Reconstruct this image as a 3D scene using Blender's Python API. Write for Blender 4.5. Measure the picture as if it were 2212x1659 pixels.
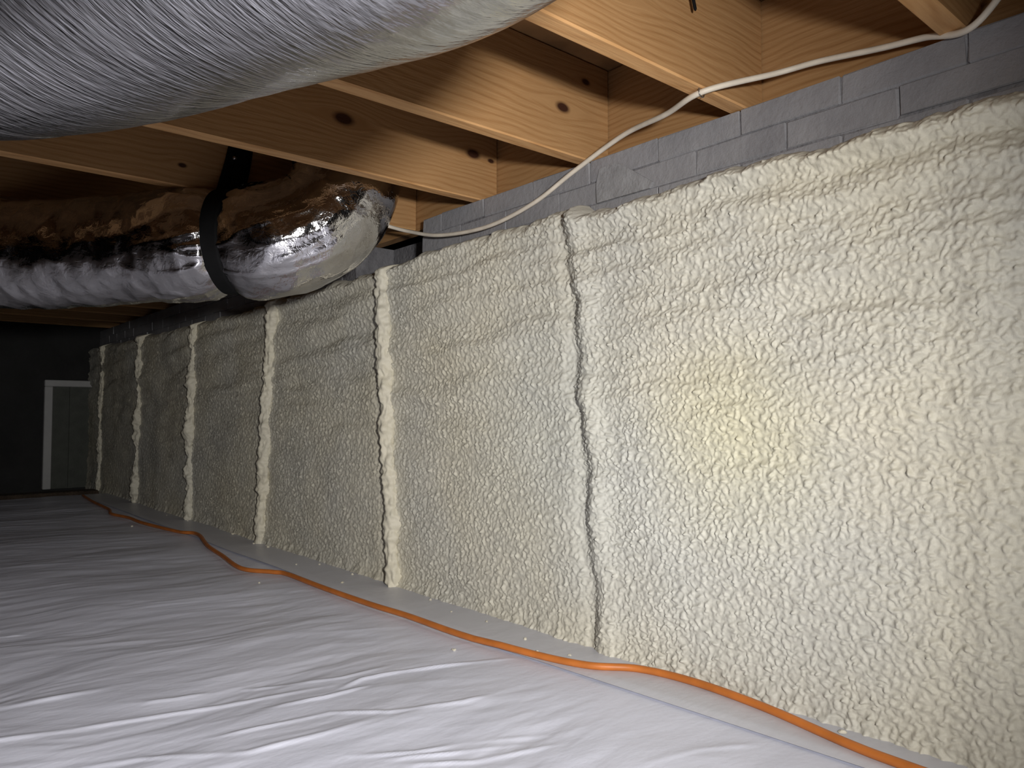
import bpy, math, random
import numpy as np
from mathutils import Vector

# ------------------------------------------------------------------ scene, camera, light
for o in list(bpy.data.objects):
    bpy.data.objects.remove(o, do_unlink=True)
sc = bpy.context.scene
COL = sc.collection
R = math.radians

cam_d = bpy.data.cameras.new('camera')
cam = bpy.data.objects.new('camera', cam_d)
COL.objects.link(cam)
cam.location = (0, 0, .51)
cam.rotation_euler = (R(92.3), 0, R(-40.8))
cam_d.sensor_width = 36
cam_d.lens = 36 * 1630 / 2212
cam_d.clip_start = .02
sc.camera = cam

w = bpy.data.worlds.new('dark')
sc.world = w
w.use_nodes = True
w.node_tree.nodes['Background'].inputs[0].default_value = (0, 0, 0, 1)
w.node_tree.nodes['Background'].inputs[1].default_value = 0

# the lamp worn by the person who took the picture: a little behind, left of and above the lens
ld = bpy.data.lights.new('head_lamp', 'SPOT')
lamp = bpy.data.objects.new('head_lamp', ld)
COL.objects.link(lamp)
lamp.location = (.0, -.38, .60)
aim = Vector((1.2, 2.6, .35))
lamp.rotation_euler = (aim - Vector(lamp.location)).to_track_quat('-Z', 'Y').to_euler()
ld.energy = 185
ld.spot_size = R(96)
ld.spot_blend = 1.0
ld.shadow_soft_size = .045
ld.color = (1.0, .975, .94)

vs = sc.view_settings
vs.view_transform = 'Standard'
vs.look = 'None'
vs.exposure = 0.0
vs.gamma = 1.0
vs.use_curve_mapping = False

# ------------------------------------------------------------------ noise (numpy)
def _hash(ix, iy, s):
    n = (ix.astype(np.int64) * 374761393 + iy.astype(np.int64) * 668265263 + s * 974634221) & 0xffffffff
    n = ((n ^ (n >> 13)) * 1274126177) & 0xffffffff
    n = n ^ (n >> 16)
    n = (n * 2246822519) & 0xffffffff
    return ((n ^ (n >> 15)) & 0xffffff) / float(0xffffff)

def perlin(x, y, s=0):
    x0 = np.floor(x); y0 = np.floor(y)
    fx = x - x0; fy = y - y0
    u = fx * fx * fx * (fx * (fx * 6 - 15) + 10); v = fy * fy * fy * (fy * (fy * 6 - 15) + 10)
    def g(dx, dy):
        a = _hash(x0 + dx, y0 + dy, s) * 2 * np.pi
        return np.cos(a) * (fx - dx) + np.sin(a) * (fy - dy)
    a = g(0, 0); b = g(1, 0); c = g(0, 1); d = g(1, 1)
    return ((a + (b - a) * u) * (1 - v) + (c + (d - c) * u) * v) * 1.5

def fbm(x, y, s=0, o=3):
    r = 0; a = 1.0
    for i in range(o):
        r = r + a * perlin(x * 2 ** i, y * 2 ** i, s + i * 17); a *= .5
    return r

def ridged(x, y, s=0, o=2):
    r = 0; a = 1.0
    for i in range(o):
        r = r + a * (1 - np.abs(perlin(x * 2 ** i, y * 2 ** i, s + i * 31))) ** 4; a *= .5
    return r

def cells(x, y, s=0):
    """distance to the nearest point of a jittered grid: rounded lumps as 1 - d*d"""
    x0 = np.floor(x); y0 = np.floor(y)
    best = np.full(np.shape(x), 9.0)
    for dx in (-1, 0, 1):
        for dy in (-1, 0, 1):
            px = x0 + dx + _hash(x0 + dx, y0 + dy, s); py = y0 + dy + _hash(x0 + dx, y0 + dy, s + 7)
            best = np.minimum(best, (x - px) ** 2 + (y - py) ** 2)
    return np.maximum(0, 1 - best * 1.1)

def lumps(x, y, s=0, k=4.0):
    """soft round blobs: gaussians on a jittered grid"""
    x0 = np.floor(x); y0 = np.floor(y); r = 0
    for dx in (-1, 0, 1):
        for dy in (-1, 0, 1):
            h = _hash(x0 + dx, y0 + dy, s + 3)
            px = x0 + dx + _hash(x0 + dx, y0 + dy, s); py = y0 + dy + _hash(x0 + dx, y0 + dy, s + 7)
            r = r + (.4 + .6 * h) * np.exp(-k * ((x - px) ** 2 + (y - py) ** 2))
    return r

# ------------------------------------------------------------------ mesh helpers
def mesh_obj(name, verts, faces, mat, parent=None, smooth=False):
    me = bpy.data.meshes.new(name)
    me.from_pydata(verts, [], faces)
    return link_mesh(name, me, mat, parent, smooth)

def link_mesh(name, me, mat, parent=None, smooth=False):
    if mat and not me.materials:
        me.materials.append(mat)
    if smooth:
        me.polygons.foreach_set('use_smooth', np.ones(len(me.polygons), dtype=bool))
    me.update()
    o = bpy.data.objects.new(name, me)
    COL.objects.link(o)
    if parent:
        o.parent = parent
    return o

def grid_mesh(name, P, closed_u=False):
    """P: (nu, nv, 3) array of points -> quad mesh"""
    nu, nv = P.shape[:2]
    idx = np.arange(nu * nv).reshape(nu, nv)
    if closed_u:
        idx = np.vstack([idx, idx[:1]])
    q = np.stack([idx[:-1, :-1], idx[1:, :-1], idx[1:, 1:], idx[:-1, 1:]], -1).reshape(-1, 4)
    me = bpy.data.meshes.new(name)
    me.vertices.add(nu * nv)
    me.vertices.foreach_set('co', P.reshape(-1).astype(np.float32))
    me.loops.add(q.size)
    me.loops.foreach_set('vertex_index', q.reshape(-1).astype(np.int32))
    me.polygons.add(len(q))
    me.polygons.foreach_set('loop_start', (np.arange(len(q)) * 4).astype(np.int32))
    me.polygons.foreach_set('loop_total', np.full(len(q), 4, dtype=np.int32))
    me.update(calc_edges=True)
    me.validate()
    return me

def box_data(x0, x1, y0, y1, z0, z1, b=0.0):
    """box, chamfered on all twelve edges when b > 0"""
    if b <= 0:
        v = [(x, y, z) for x in (x0, x1) for y in (y0, y1) for z in (z0, z1)]
        f = [(0, 1, 3, 2), (4, 6, 7, 5), (0, 4, 5, 1), (2, 3, 7, 6), (0, 2, 6, 4), (1, 5, 7, 3)]
        return v, f
    import bmesh
    v, f = box_data(x0, x1, y0, y1, z0, z1)
    me = bpy.data.meshes.new('t'); me.from_pydata(v, [], f)
    bm = bmesh.new(); bm.from_mesh(me)
    bmesh.ops.bevel(bm, geom=list(bm.edges), offset=b, segments=1, affect='EDGES')
    bm.verts.index_update()
    v = [tuple(p.co) for p in bm.verts]; f = [tuple(q.index for q in p.verts) for p in bm.faces]
    bm.free(); bpy.data.meshes.remove(me)
    return v, f

def box(name, x0, x1, y0, y1, z0, z1, mat, parent=None, b=0.0):
    v, f = box_data(x0, x1, y0, y1, z0, z1, b)
    return mesh_obj(name, v, f, mat, parent)

def empty(name, loc=(0, 0, 0)):
    o = bpy.data.objects.new(name, None)
    o.empty_display_size = .05
    COL.objects.link(o)
    o.location = loc
    return o

def tag(o, label, cat, group=None):
    o['label'] = label; o['category'] = cat
    if group:
        o['group'] = group
    return o

def struct(o):
    o['kind'] = 'structure'
    return o

def catmull(pts, n):
    """n points evenly spaced along a Catmull-Rom curve through pts"""
    P = np.array(pts, float)
    P = np.vstack([2 * P[0] - P[1], P, 2 * P[-1] - P[-2]])
    out = []
    for i in range(1, len(P) - 2):
        t = np.linspace(0, 1, 60, endpoint=False)[:, None]
        a, b, c, d = P[i - 1:i + 3]
        out.append(.5 * (2 * b + (c - a) * t + (2 * a - 5 * b + 4 * c - d) * t ** 2 + (3 * b - a - 3 * c + d) * t ** 3))
    out = np.vstack(out + [P[-2:-1]])
    s = np.concatenate([[0], np.cumsum(np.linalg.norm(np.diff(out, axis=0), axis=1))])
    u = np.linspace(0, s[-1], n)
    return np.stack([np.interp(u, s, out[:, k]) for k in range(3)], -1), u

def frames(C, up=(0, 0, 1)):
    """tangent, normal and binormal carried along the curve without twist"""
    T = np.gradient(C, axis=0); T /= np.linalg.norm(T, axis=1)[:, None]
    N = np.zeros_like(C)
    n = np.array(up, float); n -= T[0] * n.dot(T[0])
    if np.linalg.norm(n) < .1:
        n = np.array((1., 0, 0)); n -= T[0] * n.dot(T[0])
    for i in range(len(C)):
        n = n - T[i] * n.dot(T[i]); n /= np.linalg.norm(n); N[i] = n
    return T, N, np.cross(T, N)

def tube(C, rad, seg, up=(0, 0, 1)):
    """rad: scalar, (n,) or (n, seg)"""
    T, N, B = frames(C, up)
    a = np.linspace(0, 2 * np.pi, seg, endpoint=False)
    r = np.broadcast_to(np.asarray(rad, float) if np.ndim(rad) != 1 else np.asarray(rad)[:, None], (len(C), seg))
    P = C[:, None] + r[..., None] * (np.cos(a)[None, :, None] * N[:, None] + np.sin(a)[None, :, None] * B[:, None])
    return P.transpose(1, 0, 2)

def tube_obj(name, pts, rad, seg, n, mat, parent=None):
    C, u = catmull(pts, n)
    return link_mesh(name, grid_mesh(name, tube(C, rad, seg), True), mat, parent, True)

# ------------------------------------------------------------------ materials
class M:
    def __init__(s, name, rough=.6, metal=0.0, spec=.5, col=(.5, .5, .5)):
        s.m = bpy.data.materials.new(name); s.m.use_nodes = True
        s.t = s.m.node_tree; s.b = s.t.nodes['Principled BSDF']
        s.b.inputs['Roughness'].default_value = rough
        s.b.inputs['Metallic'].default_value = metal
        s.b.inputs['Specular IOR Level'].default_value = spec
        s.b.inputs['Base Color'].default_value = (*col, 1)
        s._geo = None
    def n(s, kind, **kw):
        x = s.t.nodes.new(kind)
        for k, v in kw.items():
            setattr(x, k, v)
        return x
    def l(s, a, b):
        s.t.links.new(a, b)
    def pos(s, scale=(1, 1, 1), obj=False):
        if obj:
            src = s.n('ShaderNodeTexCoord').outputs['Object']
        else:
            src = s.n('ShaderNodeNewGeometry').outputs['Position']
        mp = s.n('ShaderNodeMapping'); mp.inputs['Scale'].default_value = scale
        s.l(src, mp.inputs[0]); return mp.outputs[0]
    def noise(s, vec, scale, detail=3, rough=.5, dist=0):
        x = s.n('ShaderNodeTexNoise'); s.l(vec, x.inputs['Vector'])
        x.inputs['Scale'].default_value = scale; x.inputs['Detail'].default_value = detail
        x.inputs['Roughness'].default_value = rough; x.inputs['Distortion'].default_value = dist
        return x.outputs['Fac']
    def ramp(s, fac, stops):
        r = s.n('ShaderNodeValToRGB'); s.l(fac, r.inputs[0]); e = r.color_ramp.elements
        while len(e) < len(stops):
            e.new(.5)
        for q, (p, c) in zip(e, stops):
            q.position = p; q.color = (*c, 1) if len(c) == 3 else c
        return r.outputs[0]
    def mix(s, fac, a, b, mode='MIX'):
        x = s.n('ShaderNodeMix', data_type='RGBA', blend_type=mode)
        if isinstance(fac, (int, float)):
            x.inputs[0].default_value = fac
        else:
            s.l(fac, x.inputs[0])
        for v, i in ((a, 6), (b, 7)):
            if isinstance(v, tuple):
                x.inputs[i].default_value = (*v, 1)
            else:
                s.l(v, x.inputs[i])
        return x.outputs[2]
    def math(s, op, a, b=None, c=None):
        x = s.n('ShaderNodeMath', operation=op)
        for i, v in enumerate((a, b, c)):
            if v is None:
                continue
            if isinstance(v, (int, float)):
                x.inputs[i].default_value = v
            else:
                s.l(v, x.inputs[i])
        return x.outputs[0]
    def bump(s, h, dist, strength=1.0, prev=None):
        x = s.n('ShaderNodeBump'); s.l(h, x.inputs['Height'])
        x.inputs['Distance'].default_value = dist; x.inputs['Strength'].default_value = strength
        if prev is not None:
            s.l(prev, x.inputs['Normal'])
        s.l(x.outputs[0], s.b.inputs['Normal']); return x.outputs[0]
    def base(s, c):
        s.l(c, s.b.inputs['Base Color'])

def blob(m, centre, rad):
    """soft round mask about a point of the place (a tint of the foam itself)"""
    g = m.n('ShaderNodeNewGeometry').outputs['Position']
    wv = m.n('ShaderNodeVectorMath', operation='DISTANCE'); m.l(g, wv.inputs[0]); wv.inputs[1].default_value = centre
    d = m.math('DIVIDE', wv.outputs['Value'], rad)
    return m.math('SUBTRACT', 1.0, m.math('MINIMUM', d, 1.0))

def foam_material(name, light):
    m = M(name, rough=.55, spec=.35)
    p = m.pos()
    big = m.noise(p, 2.3, 3)
    c = m.ramp(big, [(.32, (.50, .49, .44)), (.5, (.56, .535, .45)), (.68, (.575, .535, .42))])
    fine = m.noise(m.pos((1, 1, 2.2)), 60, 3)
    c = m.mix(m.ramp(fine, [(.35, (0, 0, 0)), (.7, (1, 1, 1))]), m.mix(.18, c, (.40, .37, .30)), c)
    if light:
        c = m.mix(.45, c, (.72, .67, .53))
    else:
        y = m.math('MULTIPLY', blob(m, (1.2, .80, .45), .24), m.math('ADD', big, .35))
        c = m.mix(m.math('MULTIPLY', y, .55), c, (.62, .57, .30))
        c = m.mix(m.math('MULTIPLY', blob(m, (1.2, 1.30, .44), .42), .45), c, (.52, .545, .52))
        c = m.mix(m.math('MULTIPLY', blob(m, (1.2, .97, .27), .35), .5), c, (.58, .585, .55))
    m.base(c)
    m.bump(m.noise(p, 210, 2, .5), .002, .4)
    return m.m

FOAM = foam_material('sprayed_foam', False)
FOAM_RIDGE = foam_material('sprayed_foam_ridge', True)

def brick_paint():
    m = M('painted_brick', rough=.6, spec=.3)
    p = m.pos()
    oi = m.n('ShaderNodeObjectInfo').outputs['Random']
    c = m.ramp(m.noise(p, 9, 4), [(.3, (.20, .20, .215)), (.7, (.27, .268, .282))])
    c = m.mix(m.math('MULTIPLY', oi, .25), c, (.29, .285, .29))
    m.base(c)
    m.bump(m.noise(p, 60, 4, .65), .004, .7)
    return m.m
BRICK = brick_paint()
_m = M('painted_mortar', rough=.8, spec=.2); _m.base(_m.ramp(_m.noise(_m.pos(), 30, 4), [(.3, (.13, .128, .138)), (.7, (.19, .187, .198))])); _m.bump(_m.noise(_m.pos(), 90, 3), .004)
MORTAR = _m.m

def wood(name, knots, seed, dark=1.0, axis='x'):
    """pine: grain along the board, bent round the knots given as (along, height, size)"""
    m = M(name, rough=.62, spec=.25)
    g = m.n('ShaderNodeNewGeometry').outputs['Position']
    sp = m.n('ShaderNodeSeparateXYZ'); m.l(g, sp.inputs[0])
    a, z, t = (sp.outputs[0], sp.outputs[2], sp.outputs[1]) if axis == 'x' else (sp.outputs[1], sp.outputs[2], sp.outputs[0])
    h = m.math('ADD', z, m.math('MULTIPLY', t, .6))
    kmask = None
    for (ka, kz, ks) in knots:
        da = m.math('MULTIPLY', m.math('SUBTRACT', a, ka), .55)
        dz = m.math('SUBTRACT', z, kz)
        d2 = m.math('ADD', m.math('MULTIPLY', da, da), m.math('MULTIPLY', dz, dz))
        e = m.math('EXPONENT', m.math('MULTIPLY', d2, -1 / (2.6 * ks) ** 2))
        sg = m.math('MULTIPLY', m.math('TANH', m.math('MULTIPLY', dz, 1.2 / ks)), ks * 1.1)
        h = m.math('SUBTRACT', h, m.math('MULTIPLY', e, sg))
        k = m.math('EXPONENT', m.math('MULTIPLY', d2, -1 / (.62 * ks) ** 2))
        kmask = k if kmask is None else m.math('MAXIMUM', kmask, k)
    cb = m.n('ShaderNodeCombineXYZ')
    m.l(m.math('MULTIPLY', a, .5), cb.inputs[0]); m.l(h, cb.inputs[2]); cb.inputs[1].default_value = seed * 3.7
    warp = m.noise(cb.outputs[0], 5, 2)
    ph = m.math('ADD', m.math('MULTIPLY', h, 420), m.math('MULTIPLY', warp, 42))
    ring = m.math('MULTIPLY_ADD', m.math('SINE', ph), .5, .5)
    cb2 = m.n('ShaderNodeCombineXYZ')
    m.l(m.math('MULTIPLY', a, .04), cb2.inputs[0]); m.l(h, cb2.inputs[2]); m.l(m.math('MULTIPLY', t, .3), cb2.inputs[1])
    fib = m.noise(cb2.outputs[0], 240, 4, .6)
    zone = m.noise(cb.outputs[0], 9, 2)
    f = m.math('ADD', m.math('MULTIPLY', m.math('POWER', ring, 2.5), m.math('MULTIPLY', zone, .36)), m.math('MULTIPLY', fib, .5))
    lo = tuple(v * dark for v in (.42, .245, .11)); mid = tuple(v * dark for v in (.33, .175, .07)); hi = tuple(v * dark for v in (.19, .088, .032))
    c = m.ramp(f, [(.15, lo), (.45, mid), (.85, hi)])
    if kmask is not None:
        c = m.mix(m.ramp(kmask, [(.15, (0, 0, 0)), (.6, (1, 1, 1))]), c, (.045, .016, .008))
    m.base(c)
    m.bump(fib, .002, .5)
    return m.m

def plastic_sheet(name, c0, c1, rough):
    m = M(name, rough=rough, spec=.5)
    p = m.pos()
    m.base(m.ramp(m.noise(m.pos((.7, 2, 1)), 3.0, 4), [(.3, c0), (.7, c1)]))
    n1 = m.bump(m.noise(m.pos((.6, 1.3, 1)), 18, 3, .5), .005, .25)
    m.bump(m.noise(m.pos((.8, 1.5, 1)), 80, 2, .5), .002, .2, n1)
    return m.m
SHEET = plastic_sheet('white_plastic_sheet', (.67, .69, .81), (.76, .78, .91), .40)
STRIP = plastic_sheet('grey_plastic_strip', (.56, .565, .62), (.62, .625, .68), .42)

def foil(name, rough, col, bump):
    m = M(name, rough=rough, metal=1.0, col=col)
    p = m.pos()
    m.base(m.ramp(m.noise(p, 12, 3), [(.35, tuple(v * .82 for v in col)), (.65, col)]))
    if bump:
        m.bump(m.noise(p, 55, 3, .6, .6), .006, bump)
    return m.m
def near_foil():
    """aluminium jacket with fine creases running round the duct"""
    m = M('satin_foil_jacket', rough=.2, metal=1.0)
    at = m.n('ShaderNodeAttribute', attribute_name='wrap').outputs['Vector']
    mp = m.n('ShaderNodeMapping'); mp.inputs['Scale'].default_value = (60, 1.2, 1.2); m.l(at, mp.inputs[0])
    fine = m.noise(mp.outputs[0], 4.5, 3, .6)
    mp2 = m.n('ShaderNodeMapping'); mp2.inputs['Scale'].default_value = (9, 2.0, 2.0); m.l(at, mp2.inputs[0])
    coarse = m.noise(mp2.outputs[0], 2.0, 3)
    m.base(m.ramp(fine, [(.35, (.38, .375, .38)), (.65, (.50, .495, .50))]))
    m.l(m.math('MULTIPLY_ADD', coarse, .16, .08), m.b.inputs['Roughness'])
    n1 = m.bump(fine, .002, .9)
    m.bump(coarse, .006, .35, n1)
    return m.m
FOIL_NEAR = near_foil()
FOIL_FAR = foil('shiny_foil_jacket', .09, (.72, .71, .72), .25)
TAPE = foil('foil_tape', .3, (.74, .74, .74), .2)

def simple(name, col, rough=.6, metal=0.0, spec=.4, var=.15, scale=20, bump=0.0):
    m = M(name, rough, metal, spec, col)
    p = m.pos()
    m.base(m.ramp(m.noise(p, scale, 3), [(.3, tuple(v * (1 - var) for v in col)), (.7, tuple(min(1, v * (1 + var)) for v in col))]))
    if bump:
        m.bump(m.noise(p, scale * 4, 3), bump)
    return m.m
STRAP = simple('black_nylon', (.006, .006, .0065), .9, spec=.12, bump=.001)
CABLE = simple('ivory_cable_jacket', (.62, .56, .47), .5)
CORD = simple('orange_cord_jacket', (.50, .155, .03), .45)
DIRT = simple('dark_soil', (.055, .038, .026), .95, var=.4, scale=14, bump=.02)
TRIM = simple('white_trim_paint', (.34, .34, .34), .5, var=.05)
PANEL = simple('dark_door_panel', (.06, .065, .055), .7, bump=.002)
STEEL = simple('zinc_steel', (.55, .55, .56), .35, 1.0)
STAPLE = simple('cable_staple_steel', (.35, .34, .33), .4, 1.0)
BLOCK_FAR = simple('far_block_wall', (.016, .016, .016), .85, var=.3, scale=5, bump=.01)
SUBFLOOR = simple('plywood_subfloor', (.30, .165, .07), .7, var=.3, scale=9, bump=.002)

# ------------------------------------------------------------------ the setting
X_BRICK = 1.285        # face of the brick foundation wall
Z_TOP = 1.105          # its top, where the joists bear
Y_END = 6.0
XL, YB = -3.0, -1.8

struct(box('floor', XL - .1, 1.5, YB - .1, Y_END + .1, -.12, -.022, DIRT))
struct(box('ceiling', XL, 1.5, YB, Y_END + .1, Z_TOP + .237, Z_TOP + .262, SUBFLOOR))
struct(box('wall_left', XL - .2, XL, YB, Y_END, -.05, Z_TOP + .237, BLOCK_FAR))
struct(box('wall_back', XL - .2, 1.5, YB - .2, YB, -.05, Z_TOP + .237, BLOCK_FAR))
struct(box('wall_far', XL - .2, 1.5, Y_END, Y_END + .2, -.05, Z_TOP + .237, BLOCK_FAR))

# wall_right: mortar core, with the painted bricks above the foam as its children
PK0, PK1 = 1.905, 2.32          # the pocket left open in the top courses
v, f = [], []
def addbox(*a):
    q, g = box_data(*a)
    k = len(v); v.extend(q); f.extend(tuple(i + k for i in t) for t in g)
addbox(X_BRICK + .004, 1.5, YB, Y_END, -.05, .935)
addbox(X_BRICK + .004, 1.5, YB, PK0 - .004, .935, Z_TOP - .004)
addbox(X_BRICK + .004, 1.5, PK1, Y_END, .935, Z_TOP - .004)
addbox(1.44, 1.5, PK0 - .004, PK1, .935, Z_TOP - .004)
wall_right = struct(mesh_obj('wall_right', v, f, MORTAR))

rng = random.Random(4)
brick_meshes = []
for k in range(5):
    P = []
    q, g = box_data(0, .10, 0, .1985, 0, .0515, .0025)
    q = [(x + (rng.uniform(-.0015, .0015) if x < .05 else 0), y + rng.uniform(-.0015, .0015), z + rng.uniform(-.0015, .0015)) for x, y, z in q]
    me = bpy.data.meshes.new('brick'); me.from_pydata(q, [], g); me.materials.append(BRICK)
    brick_meshes.append(me)
for row, (z0, off) in enumerate(((Z_TOP - .051, .004), (Z_TOP - .104, .108), (Z_TOP - .157, .004))):
    y = -1.2 + off - .2
    while y < Y_END - .25:
        y += .2005
        cut = None
        if y < PK0 and y + .195 > PK0 + .002:
            cut = (PK0 - y) / .195
        if y >= PK0 - .001 and y < PK1:
            continue
        if cut is not None and cut < .15:
            continue
        o = bpy.data.objects.new('brick', brick_meshes[rng.randrange(5)])
        COL.objects.link(o); o.parent = wall_right
        o.location = (X_BRICK + rng.uniform(-.002, .002), y, z0 + rng.uniform(-.001, .001))
        if cut is not None:
            o.scale.y = cut

# a smear of paler mortar left on the bricks
pv = [(1.184, 1.0), (1.186, 1.045), (1.175, 1.078), (1.126, 1.080), (1.09, 1.060), (1.021, 1.012), (1.03, 1.0)]
pn = len(pv)
mesh_obj('mortar_patch', [(X_BRICK - .0034, y, z) for y, z in pv] + [(X_BRICK + .002, y, z) for y, z in pv], [tuple(range(pn))[::-1], tuple(range(pn, 2 * pn))] + [(k, (k + 1) % pn, pn + (k + 1) % pn, pn + k) for k in range(pn)],
         simple('pale_mortar', (.26, .26, .27), .8, bump=.003), wall_right)

# access door framed in white at the far end, its right side buried in the corner foam
door = struct(empty('door_1', (1.08, Y_END - .02, 0)))
def dpart(name, *a, **k):
    o = box(name, *a, **k); o.parent = door
    o.matrix_parent_inverse = door.matrix_basis.inverted(); return o
dpart('stile', .945, .995, Y_END - .045, Y_END, .0, .70, TRIM, b=.004)
dpart('rail', .945, 1.24, Y_END - .045, Y_END, .70, .745, TRIM, b=.004)
dpart('panel', .996, 1.24, Y_END - .012, Y_END, .0, .70, PANEL)
dpart('batten', 1.10, 1.125, Y_END - .024, Y_END - .012, .0, .70, PANEL)
tag(box('threshold_plank', -1.6, 1.19, Y_END - .5, Y_END - .36, -.022, .016, DIRT, b=.004), 'dark timber plank lying along the far edge of the white sheet', 'plank')

# ------------------------------------------------------------------ sprayed foam on the right wall
SEAMS = [(-.55, -.56), (.385, .372), (1.195, 1.098), (2.035, 1.945), (2.845, 2.93), (3.78, 3.80), (4.68, 4.74), (5.60, 5.62)]   # y at top, y at floor
TOPY = [-1.8, -.5, .316, .412, .513, .629, .803, .979, 1.107, 1.177, 1.207, 1.252, 1.61, 1.833, 1.985, 2.068, 2.413, 2.887, 3.281, 3.902, 5.749, 6.2]
TOPZ = [.985, .985, .980, .978, .977, .980, .984, .976, .972, .972, 1.000, .995, .989, .988, .978, .971, .971, .962, .958, .960, .975, .98]

def seam_y(s, z):
    return s[1] + (s[0] - s[1]) * np.clip(z, 0, 1)

def seam_wob(i, Z):
    k = 1.2 if i == 2 else 1.0
    return k * (.013 * perlin(Z * 6, Z * 0 + i, 71) + .004 * perlin(Z * 19, Z * 0 + i, 73))

def foam_depth(Y, Z):
    """how far the foam stands out from the brick face"""
    d = .062 + .010 * fbm(Y * 1.3, Z * 1.6, 3)
    d = d + .004 * perlin(Y * 5, Z * 12, 5)
    up = np.clip((Z - .25) / .5, 0, 1)
    sl = Z + .025 * perlin(Y * 2.0, Z * 3, 44) + .012 * perlin(Y * 6, Z * 6, 45)
    d = d + (.003 + .010 * up) * (perlin(Y * 1.6, sl * 15, 11) + .5 * perlin(Y * 3, sl * 33, 12))      # passes of the spray gun
    wy = Y + .005 * perlin(Y * 45, Z * 45, 61); wz = Z + .005 * perlin(Y * 45, Z * 45, 62)
    d = d + .0052 * lumps(wy * 85, wz * 112, 21, 8.0) + .0026 * lumps(wy * 140, wz * 180, 23, 7.0) * (.6 + .8 * np.clip(perlin(Y * 9, Z * 9, 25) + .4, 0, 1))
    d = d + .0010 * perlin(wy * 50, wz * 70, 27)
    for i, s in enumerate(SEAMS):                         # each bay swells towards its far seam and ends in a step
        q = Y - seam_y(s, Z) + seam_wob(i, Z)
        lum = 1 + .9 * perlin(Z * 11, Z * 0 + i * 2.1, 75)
        amp = (.006, .003, .015, .008, .008, .006, .006, .004)[i]
        near = (q < 0)
        d = d + amp * lum * np.exp(-(np.minimum(q, 0) / .034) ** 2) * near
        d = d + amp * lum * np.exp(-(np.maximum(q, 0) / .032) ** 2) * ~near
        d = d - amp * .7 * np.exp(-((q - .045) / .024) ** 2)
    return d

def foam_top(Y):
    return np.interp(Y, TOPY, TOPZ) + .010 * perlin(Y * 9, Y * 0, 81) + .005 * perlin(Y * 33, Y * 0, 82)

foam = empty('foam_insulation', (1.22, 2.0, 0))
tag(foam, 'cream spray foam covering the long right wall from floor sheet to grey bricks', 'insulation')

def foam_section(i0, i1, ny, nz):
    v_ = np.linspace(0, 1, nz)
    u_ = np.linspace(0, 1, ny)
    U, V = np.meshgrid(u_, v_, indexing='ij')
    def edge(s, z):
        if isinstance(s, float):
            return s + 0 * z
        return seam_y(s, z)
    Z = V * .97
    Y = edge(i0, Z) * (1 - U) + edge(i1, Z) * U
    T = foam_top(Y)
    Zb = -.012
    Z = Zb + V * (T - Zb)
    D = foam_depth(Y, Z)
    fold = np.clip((1.25 - Y) / .3, .25, 1) * (.7 + .6 * perlin(Y * 6, Y * 0, 95))
    e1 = T - Z + .010 * perlin(Y * 7, Y * 0, 96)
    D = D + fold * (.012 * np.exp(-((e1 - .030) / .012) ** 2) - .012 * np.exp(-((e1 - .062) / .016) ** 2) + .007 * np.exp(-((e1 - .105) / .02) ** 2))
    lip = np.clip((T - Z) / .035, 0, 1)
    D = D * np.sqrt(np.clip(1 - (1 - lip) ** 2, 0, 1)) - .004 * (lip <= 0)
    foot = np.clip(Z / .05, 0, 1)
    D = D + .010 * (1 - foot) ** 2 + .006 * (1 - foot) * perlin(Y * 30, Z * 20, 91)
    P = np.stack([X_BRICK - np.maximum(D, .004), Y, Z], -1)
    P -= np.array(foam.location)
    o = link_mesh('foam_section', grid_mesh('foam_section', P[::-1]), FOAM, foam, True)
    return o

S = SEAMS
foam_section(-1.75, S[0], 80, 90)
foam_section(S[0], .2, 110, 140)
foam_section(.2, S[1], 90, 430)
foam_section(S[1], S[2], 420, 480)
foam_section(S[2], S[3], 330, 360)
foam_section(S[3], S[4], 240, 280)
foam_section(S[4], S[5], 200, 220)
foam_section(S[5], S[6], 150, 180)
foam_section(S[6], S[7], 120, 140)
foam_section(S[7], 5.99, 50, 120)

def foam_ridge(i, width, high, gaps):
    """the bead of foam that closes a joint between two bays"""
    s = SEAMS[i]
    n, seg = 330, 26
    z = np.linspace(-.008, 1, n) * (foam_top(np.array([s[0]]))[0] + .006)
    yc = seam_y(s, z) - seam_wob(i, z) - .010
    a = np.linspace(-1.25, 1.25, seg) * np.pi / 2
    A, ZZ = np.meshgrid(a, z, indexing='ij')
    YC = np.broadcast_to(yc, A.shape)
    wob = 1 + .35 * perlin(ZZ * 14, A * .0 + i * 3.3, 101) + .25 * perlin(ZZ * 45, A * .8, 103)
    if gaps:
        wob = wob * np.clip(.75 + 1.5 * perlin(ZZ * 5.5, A * 0 + i, 107), .15, 1.1)
    lump = .007 * lumps(ZZ * 32, A * 1.6 + i * 5, 105) + .004 * lumps(ZZ * 75, A * 3.5 + i * 5, 106)
    wY = np.sin(A) * (width * wob + lump)
    dX = np.cos(A) * (high * wob + lump)
    base = .062 + .010 * fbm(YC * 1.3, ZZ * 1.6, 3) + .006
    endt = np.clip((z[-1] - ZZ) / .03, 0, 1) ** .5
    D = base * np.clip(endt * 1.1, 0, 1) + dX * endt
    P = np.stack([X_BRICK - D, YC + wY, ZZ], -1) - np.array(foam.location)
    o = link_mesh('foam_ridge', grid_mesh('foam_ridge', P), FOAM_RIDGE, foam, True)
    o['label'] = 'paler lumpy foam ridge along a joint'
for i, wd, hi, gp in ((3, .018, .021, 0), (4, .019, .022, 0), (5, .020, .022, 1), (6, .020, .022, 1), (7, .02, .012, 1)):
    foam_ridge(i, wd, hi, gp)

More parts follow.
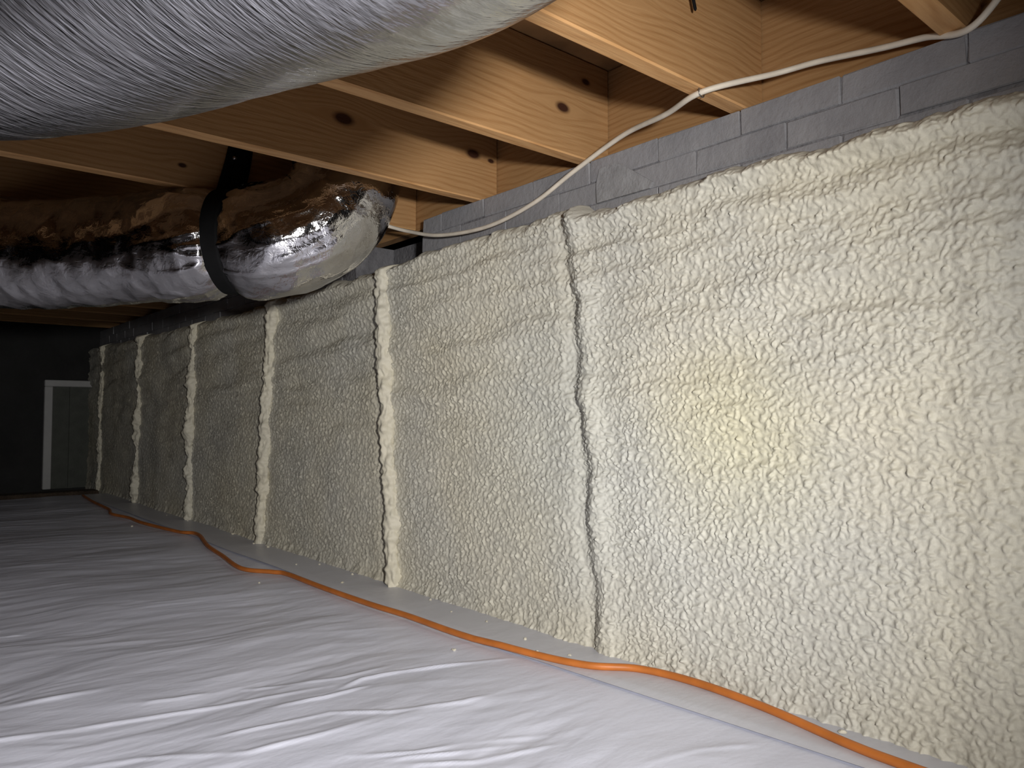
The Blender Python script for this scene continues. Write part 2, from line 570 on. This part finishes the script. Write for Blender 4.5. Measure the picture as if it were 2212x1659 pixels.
# ------------------------------------------------------------------ white plastic sheet over the ground
def poly_ridge(X, Y, pts, wid, amp):
    best = np.full(X.shape, 9.0); side = np.zeros(X.shape); along = np.zeros(X.shape)
    n = len(pts) - 1
    for k in range(n):
        a = np.array(pts[k]); b = np.array(pts[k + 1]); ab = b - a
        t = np.clip(((X - a[0]) * ab[0] + (Y - a[1]) * ab[1]) / ab.dot(ab), 0, 1)
        dx = X - a[0] - t * ab[0]; dy = Y - a[1] - t * ab[1]
        d = np.hypot(dx, dy)
        m = d < best
        best = np.where(m, d, best); side = np.where(m, np.sign(ab[0] * dy - ab[1] * dx), side); along = np.where(m, (k + t) / n, along)
    taper = np.sin(np.clip(along, .02, .98) * np.pi) ** .5 * (.75 + .8 * perlin(X * 9, Y * 9, 211))
    wd = np.where(side > 0, wid * 1.8, wid)          # steep towards the lens, drawn out behind
    return amp * taper * np.exp(-(best / wd) ** 2)

CREASES = [([(.10, 1.44), (.245, 1.403), (.366, 1.378), (.502, 1.354), (.69, 1.325)], .007, .010),
           ([(.56, 1.41), (.66, 1.372), (.728, 1.349), (.845, 1.353)], .006, .012),
           ([(.70, 1.30), (.75, 1.315), (.83, 1.305), (.954, 1.26), (1.05, 1.22)], .006, .011),
           ([(.40, 1.235), (.52, 1.215), (.624, 1.199), (.70, 1.135), (.824, 1.087), (.92, 1.08)], .006, .010),
           ([(.25, 1.25), (.33, 1.224), (.455, 1.139), (.56, 1.125), (.68, 1.12)], .007, .010),
           ([(.39, 1.443), (.44, 1.43), (.49, 1.428)], .006, .010),
           ([(.57, 1.03), (.654, .98), (.727, .96), (.85, .90)], .006, .009),
           ([(.60, .99), (.70, .94), (.80, .90)], .005, .008),
           ([(.62, .95), (.70, .90), (.84, .86)], .006, .008),
           ([(.05, 1.62), (.22, 1.57), (.36, 1.56)], .010, .010),
           ([(.55, 1.29), (.65, 1.27), (.74, 1.275)], .006, .008),
           ([(.20, 2.18), (.26, 2.16), (.31, 2.165)], .007, .016),
           ([(.24, 2.10), (.30, 2.09)], .006, .014),
           ([(.86, .72), (.98, .70), (1.06, .66)], .008, .008)]

def sheet_z(X, Y):
    fade = np.clip((1.10 - X) / .25, 0.0, 1)
    fade = fade * fade * (3 - 2 * fade)
    wx = X + .10 * perlin(X * 2, Y * 3, 201); wy = Y + .05 * perlin(X * 3, Y * 4, 202)
    z = .012 * perlin(wx * 1.3, wy * 2.4, 203) + .0022 * perlin(wx * 2.6, wy * 8, 204)
    z = z + .0013 * ridged(wx * 1.5, wy * 6.5 + wx * 1.2, 205, 1) + .00035 * ridged(wx * 3, wy * 19 + wx * 2, 206, 2)
    z = z + .0013 * perlin(wx * 8, wy * 21 + wx * 2, 207) + .0005 * perlin(wx * 15, wy * 45, 208)
    z = z * (.12 + .88 * fade)
    for p, wd, am in CREASES:
        z = z + poly_ridge(X, Y, p, wd * .75, am * .42)
    return z - .004

gx = np.unique(np.concatenate([np.linspace(XL, -.4, 45), np.linspace(-.4, .05, 60), np.linspace(.05, 1.27, 290)]))
gy = np.unique(np.concatenate([np.linspace(-1.7, .4, 60), np.linspace(.4, 2.3, 450), np.linspace(2.3, 5.45, 330)]))
GX, GY = np.meshgrid(gx, gy, indexing='ij')
GZ = sheet_z(GX, GY)
sheet_root = empty('vapor_barrier', (0, 1.8, 0))
tag(sheet_root, 'wrinkled white plastic sheet spread over the whole crawl space ground', 'plastic sheet')
def off(P, root):
    return P - np.array(root.location)
link_mesh('sheet', grid_mesh('sheet', off(np.stack([GX, GY, GZ], -1), sheet_root)), SHEET, sheet_root, True)
# smoother strip of the liner lapped along the wall
sy = np.linspace(-1.6, 5.4, 700); sx = np.linspace(0, 1, 26)
UX, UY = np.meshgrid(sx, sy, indexing='ij')
x_in = 1.065 + .018 * perlin(UY * 1.3, UY * 0, 301) + .05 * np.clip((1.3 - UY) / .8, 0, 1)
PX = x_in + (1.275 - x_in) * UX
PZ = sheet_z(PX, UY)
PZ = np.maximum(PZ * (1 - UX), PZ * 0) + .003 * np.clip(UX * 8, 0, 1) + .0015 * perlin(PX * 8, UY * 6, 305) * UX
PZ = np.maximum(PZ, sheet_z(PX, UY) + .0007 * np.clip(UX * 20, .1, 1))
link_mesh('wall_strip', grid_mesh('wall_strip', off(np.stack([PX, UY, PZ], -1), sheet_root)), STRIP, sheet_root, True)

def ground(x, y):
    z = float(sheet_z(np.array([[x]]), np.array([[y]]))[0, 0])
    return max(z, .003) if x > 1.06 else z

# ------------------------------------------------------------------ joists and rim board
def joist(yc, mat, label, group='floor joists'):
    o = box('floor_joist', XL + .02, 1.349, yc - .019, yc + .019, Z_TOP, Z_TOP + .236, mat, b=.003)
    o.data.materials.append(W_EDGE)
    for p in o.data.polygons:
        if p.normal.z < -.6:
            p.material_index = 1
    return tag(o, label, 'joist', group)
W_EDGE = wood('pine_pale_underside', [], 7.0, 1.45)  # same pine in a paler tone, for the downward faces of the joists
W_A = wood('pine_a', [(1.194, 1.209, .018), (.55, 1.27, .02), (1.27, 1.29, .012)], 1.0)
W_B = wood('pine_b', [(.866, 1.224, .024), (1.262, 1.228, .021), (1.325, 1.222, .010), (.30, 1.2, .02)], 2.0)
W_C = wood('pine_c', [(.62, 1.16, .010), (.2, 1.25, .02)], 3.0)
W_D = wood('pine_d', [(.9, 1.2, .02)], 4.0)
W_R = wood('pine_rim', [(.93, 1.19, .016), (.62, 1.28, .014)], 5.0, .9, 'y')
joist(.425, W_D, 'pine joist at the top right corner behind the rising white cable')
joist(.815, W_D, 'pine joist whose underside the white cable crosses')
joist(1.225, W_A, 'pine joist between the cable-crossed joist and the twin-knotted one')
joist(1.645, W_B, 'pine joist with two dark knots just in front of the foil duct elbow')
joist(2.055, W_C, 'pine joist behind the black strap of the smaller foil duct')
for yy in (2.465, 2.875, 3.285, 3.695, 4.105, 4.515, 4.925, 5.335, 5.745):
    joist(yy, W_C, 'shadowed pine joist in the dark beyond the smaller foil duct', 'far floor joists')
tag(box('rim_joist', 1.35, 1.39, YB, Y_END, Z_TOP - .003, Z_TOP + .236, W_R, b=.002), 'brown rim board on edge along the top of the grey bricks', 'rim board')

# ------------------------------------------------------------------ ducts
def wrap_noise(fn, S_, A_, scale_a, *args):
    """noise periodic round the tube"""
    t = A_ / (2 * np.pi)
    a = fn(S_, t * scale_a, *args); b = fn(S_, (t - 1) * scale_a, *args)
    k = np.clip((t - .85) / .15, 0, 1)
    return a * (1 - k) + b * k

# the large near duct: overhead, running away to the left, elbow up between two joists
ductA = empty('large_duct', (.05, .8, .92))
tag(ductA, 'large dull silver flexible duct crossing the top left corner overhead', 'duct')
RA = .183
pathA = [(.228, .212, 1.34), (.228, .212, 1.22), (.228, .214, 1.10), (.226, .235, 1.0), (.220, .285, .935), (.208, .35, .912), (.188, .412, .91), (.166, .47, .91), (.141, .531, .91), (.116, .592, .91), (.088, .642, .91), (.061, .678, .91), (.031, .713, .91), (-.10, .82, .91), (-.35, .97, .91), (-.8, 1.10, .91), (-1.5, 1.16, .91), (-2.95, 1.18, .91)]
CA, uA = catmull(pathA, 1300)
segA = 110
AA, SA = np.meshgrid(np.linspace(0, 2 * np.pi, segA, endpoint=False), uA, indexing='xy')
helix = np.sin(SA / .012 * 2 * np.pi + AA)
rA = RA + .0003 * wrap_noise(perlin, SA * 60, AA, 4, 401) + .005 * wrap_noise(perlin, SA * 4, AA, 3, 402) + .0004 * wrap_noise(perlin, SA * 20, AA, 4, 404)
meA = grid_mesh('jacket', off(tube(CA, rA, segA), ductA), True)
at = meA.attributes.new('wrap', 'FLOAT_VECTOR', 'POINT')          # length along the duct, cosine and sine round it
at.data.foreach_set('vector', np.stack([SA, np.cos(AA), np.sin(AA)], -1).transpose(1, 0, 2).reshape(-1).astype(np.float32))
link_mesh('jacket', meA, FOIL_NEAR, ductA, True)
def band_on(C, u, r, u0, u1, lift, name, mat, root, up=(0, 0, 1), seg=96, n=14):
    T, N, B = frames(C, up)
    uu = np.linspace(u0, u1, n)
    pick = lambda Q: np.stack([np.interp(uu, u, Q[:, k]) for k in range(3)], -1)
    c, nn, bb = pick(C), pick(N), pick(B)
    a = np.linspace(0, 2 * np.pi, seg, endpoint=False)
    rr = np.full((n, 1), r + lift); rr[0] -= lift * 1.6; rr[-1] -= lift * 1.6
    P = c[:, None] + rr[..., None] * (np.cos(a)[None, :, None] * nn[:, None] + np.sin(a)[None, :, None] * bb[:, None])
    return link_mesh(name, grid_mesh(name, off(P.transpose(1, 0, 2), root), True), mat, root, True)
# the taped lengthwise seam of the jacket, on the side towards the foam wall
Tn, Nn, Bn = frames(CA)
k0 = int(np.argmin(np.linalg.norm(CA - np.array([.228, .214, 1.12]), axis=1))); k1 = int(np.argmin(np.linalg.norm(CA - np.array([.206, .362, .91]), axis=1)))
ks = np.arange(k0, k1 + 1); tt = (ks - k0) / (k1 - k0)
aw = np.linspace(0, 1, 12)
half = .17 * np.clip((1 - tt) * 5, .08, 1) ** .6
ang = R(16) + (aw[:, None] * 2 - 1) * half[None]
rr = RA + .006 + .0025 * np.sin(aw * np.pi)[:, None] + .0015 * perlin(tt[None] * 40, aw[:, None] * 3, 411) + .005 * perlin(uA[ks][None] * 4, ang / 6.283 * 3, 402)
P = CA[ks][None] + rr[..., None] * (np.cos(ang)[..., None] * Nn[ks][None] + np.sin(ang)[..., None] * Bn[ks][None])
tb = link_mesh('seam_tape', grid_mesh('seam_tape', off(P, ductA)), TAPE, ductA, True)
tb['label'] = 'creased foil tape along the jacket seam'

# the smaller shiny duct farther off: elbow up between two joists, then away to the left
ductB = empty('small_duct', (.6, 2.1, .95))
tag(ductB, 'smaller shiny crinkled foil duct hung by a black strap under the joists', 'duct')
RB = .148
pathB = [(.995, 1.848, 1.34), (.995, 1.848, 1.22), (.985, 1.85, 1.12), (.935, 1.875, 1.03), (.84, 1.94, .98), (.73, 2.05, .974), (.57, 2.21, .962), (.35, 2.40, .945), (.10, 2.53, .94), (-.4, 2.66, .94), (-1.2, 2.72, .94), (-2.9, 2.72, .94)]
CB, uB = catmull(pathB, 1000)
segB = 150
AB, SB = np.meshgrid(np.linspace(0, 2 * np.pi, segB, endpoint=False), uB, indexing='xy')
u_strap = uB[np.argmin(np.linalg.norm(CB - np.array([.75, 2.03, .974]), axis=1))]
ds = SB - u_strap
rB = RB - .020 * np.exp(-(ds / .035) ** 2) + .008 * np.exp(-((np.abs(ds) - .13) / .07) ** 2)
crump = np.exp(-(ds / .22) ** 2)
rB = rB + .0045 * wrap_noise(perlin, SB * 9, AB, 6, 501) + .003 * wrap_noise(perlin, SB * 22, AB, 9, 502)
rB = rB + .006 * crump * (wrap_noise(ridged, SB * 5, AB, 20, 503, 1) - .4) + .0028 * (wrap_noise(ridged, SB * 9, AB, 7, 504, 2) - .5)
link_mesh('jacket', grid_mesh('jacket', off(tube(CB, rB, segB), ductB), True), FOIL_FAR, ductB, True)

# black strap round the smaller duct, its tail running up to the joist behind
strap = empty('hanging_strap', (.715, 2.045, .80))
tag(strap, 'black nylon strap looped around the smaller foil duct and fixed to the joist', 'strap')
band_on(CB, uB, RB - .012, u_strap - .026, u_strap + .026, .004, 'loop', STRAP, strap)
def ribbon(name, pts, width, thick, wdir, mat, root, n=40):
    C, u = catmull(pts, n)
    T = np.gradient(C, axis=0); T /= np.linalg.norm(T, axis=1)[:, None]
    wv = np.array(wdir, float); wv = wv - T * (T @ wv)[:, None]; wv /= np.linalg.norm(wv, axis=1)[:, None]
    nv = np.cross(T, wv)
    P = np.stack([C + wv * sx_ * width / 2 + nv * sn * thick / 2 for sx_, sn in ((-1, -1), (1, -1), (1, 1), (-1, 1))], 0)
    return link_mesh(name, grid_mesh(name, off(P, root), True), mat, root)
ribbon('tail', [(.715, 2.03, 1.06), (.725, 2.025, 1.11), (.745, 2.030, 1.18), (.765, 2.033, 1.27)], .042, .004, (1, .2, 0), STRAP, strap)
ribbon('tail', [(.735, 2.02, 1.06), (.752, 2.018, 1.10), (.775, 2.028, 1.19), (.785, 2.031, 1.27)], .042, .004, (1, -.2, 0), STRAP, strap)
bk = box('buckle', -.03, .03, -.006, .006, -.02, .02, STRAP, strap, b=.003); bk.location = Vector((.735, 2.005, 1.085)) - Vector(strap.location); bk.rotation_euler = (0, R(12), R(10))
sc_ = tube_obj('screw', [(0, -.004, 0), (0, -.001, 0), (0, .004, 0)], np.array([.001, .006, .006, .001]), 10, 4, STEEL, strap)
sc_.location = Vector((.752, 2.024, 1.205)) - Vector(strap.location)

# ------------------------------------------------------------------ cable, cord, crumbs
cable = empty('white_cable', (1.24, 1.2, 1.03))
tag(cable, 'thin ivory cable drooping along the grey bricks from corner to foil duct', 'cable')
cp = [(1.25, .26, 1.20), (1.268, .33, 1.16), (1.262, .395, 1.097), (1.285, .47, 1.118), (1.295, .544, 1.131), (1.295, .65, 1.147), (1.27, .72, 1.142), (1.15, .797, 1.099), (1.185, .91, 1.10), (1.235, 1.062, 1.114), (1.24, 1.216, 1.074), (1.24, 1.36, 1.028), (1.24, 1.541, 1.005), (1.24, 1.752, 1.021), (1.23, 1.90, 1.058), (1.19, 1.965, 1.082), (1.12, 2.00, 1.10), (1.05, 2.02, 1.13)]
C, u = catmull([tuple(np.array(p) - np.array(cable.location)) for p in cp], 420)
link_mesh('jacket', grid_mesh('jacket', tube(C, .0054, 12), True), CABLE, cable, True)
def staple(x, y, z):
    o = tube_obj('staple', [(x - .009, y - .001, z + .010), (x - .0085, y - .001, z - .004), (x, y, z - .0075), (x + .0085, y + .001, z - .004), (x + .009, y + .001, z + .010)], .0013, 6, 20, STAPLE, None)
    o.parent = cable; o.location = -Vector(cable.location)
staple(1.152, .803, 1.099)

cordpts = [(1.20, -.9), (1.13, -.2), (1.135, .25), (1.141, .461), (1.15, .552), (1.183, .712), (1.194, .864), (1.172, .978), (1.112, 1.057), (1.077, 1.183), (1.053, 1.392), (1.049, 1.615), (1.037, 1.777), (1.031, 2.029), (1.032, 2.28), (1.010, 2.343), (.957, 2.461), (.99, 2.728), (1.019, 2.953), (1.080, 3.261), (1.047, 3.40), (1.006, 3.774), (1.003, 4.021), (.976, 4.231), (1.011, 4.445), (1.03, 4.9), (1.06, 5.3)]
CC, u = catmull([(x, y, 0) for x, y in cordpts], 700)
CC[:, 2] = [max(ground(x, y), 0) + .0068 for x, y in CC[:, :2]]
k = np.ones(9) / 9
CC[4:-4, 2] = np.convolve(CC[:, 2], k, 'valid')
cord = link_mesh('extension_cord', grid_mesh('extension_cord', tube(CC, .0072, 12), True), CORD, None, True)
tag(cord, 'orange extension cord snaking along the white sheet beside the foam wall', 'cord')

def crumb_mesh(seed):
    import bmesh
    bm = bmesh.new(); bmesh.ops.create_icosphere(bm, subdivisions=2, radius=1)
    r = random.Random(seed)
    ph = [r.uniform(0, 6) for _ in range(6)]
    for p in bm.verts:
        c = p.co
        s = 1 + .25 * math.sin(3 * c.x + ph[0]) + .2 * math.sin(4 * c.y + ph[1]) + .2 * math.sin(5 * c.z + ph[2])
        p.co = Vector((c.x * s, c.y * s * .7, c.z * s * .6))
    me = bpy.data.meshes.new('foam_crumb'); bm.to_mesh(me); bm.free()
    me.materials.append(FOAM_RIDGE)
    return me
cm = [crumb_mesh(s) for s in range(4)]
spots = [(1.141, 1.137), (1.147, 1.282), (1.161, 1.583), (1.189, 1.717), (1.11, 2.065), (1.186, 2.367), (1.126, 2.418), (1.1, 1.193), (1.195, .581), (1.19, 2.80), (1.18, 2.911), (1.19, 3.736), (1.176, 4.011), (.958, 3.782), (.99, 1.342), (.926, 2.241), (1.17, 1.45), (1.20, 1.95), (1.205, 3.2), (1.19, 2.15)]
for i, (x, y) in enumerate(spots):
    o = bpy.data.objects.new('foam_crumb', cm[i % 4]); COL.objects.link(o)
    s = rng.uniform(.0035, .0065)
    o.scale = (s, s, s); o.rotation_euler.z = rng.uniform(0, 6)
    o.location = (x, y, ground(x, y) + s * .5)
    tag(o, 'tiny pale foam crumb on the floor sheet between foam wall and orange cord' if x > 1.05 else 'tiny pale foam crumb on the white sheet left of the orange cord', 'crumb', 'foam crumbs on the sheet')

nail = tube_obj('bent_nail', [(1.085, .80, 1.26), (1.086, .785, 1.258), (1.090, .778, 1.25), (1.098, .776, 1.222)], np.array([.0045] * 3 + [.003] * 25 + [.0025, .0012]), 8, 30, STRAP)
tag(nail, 'dark bent nail sticking out of the joist at the top edge', 'nail')
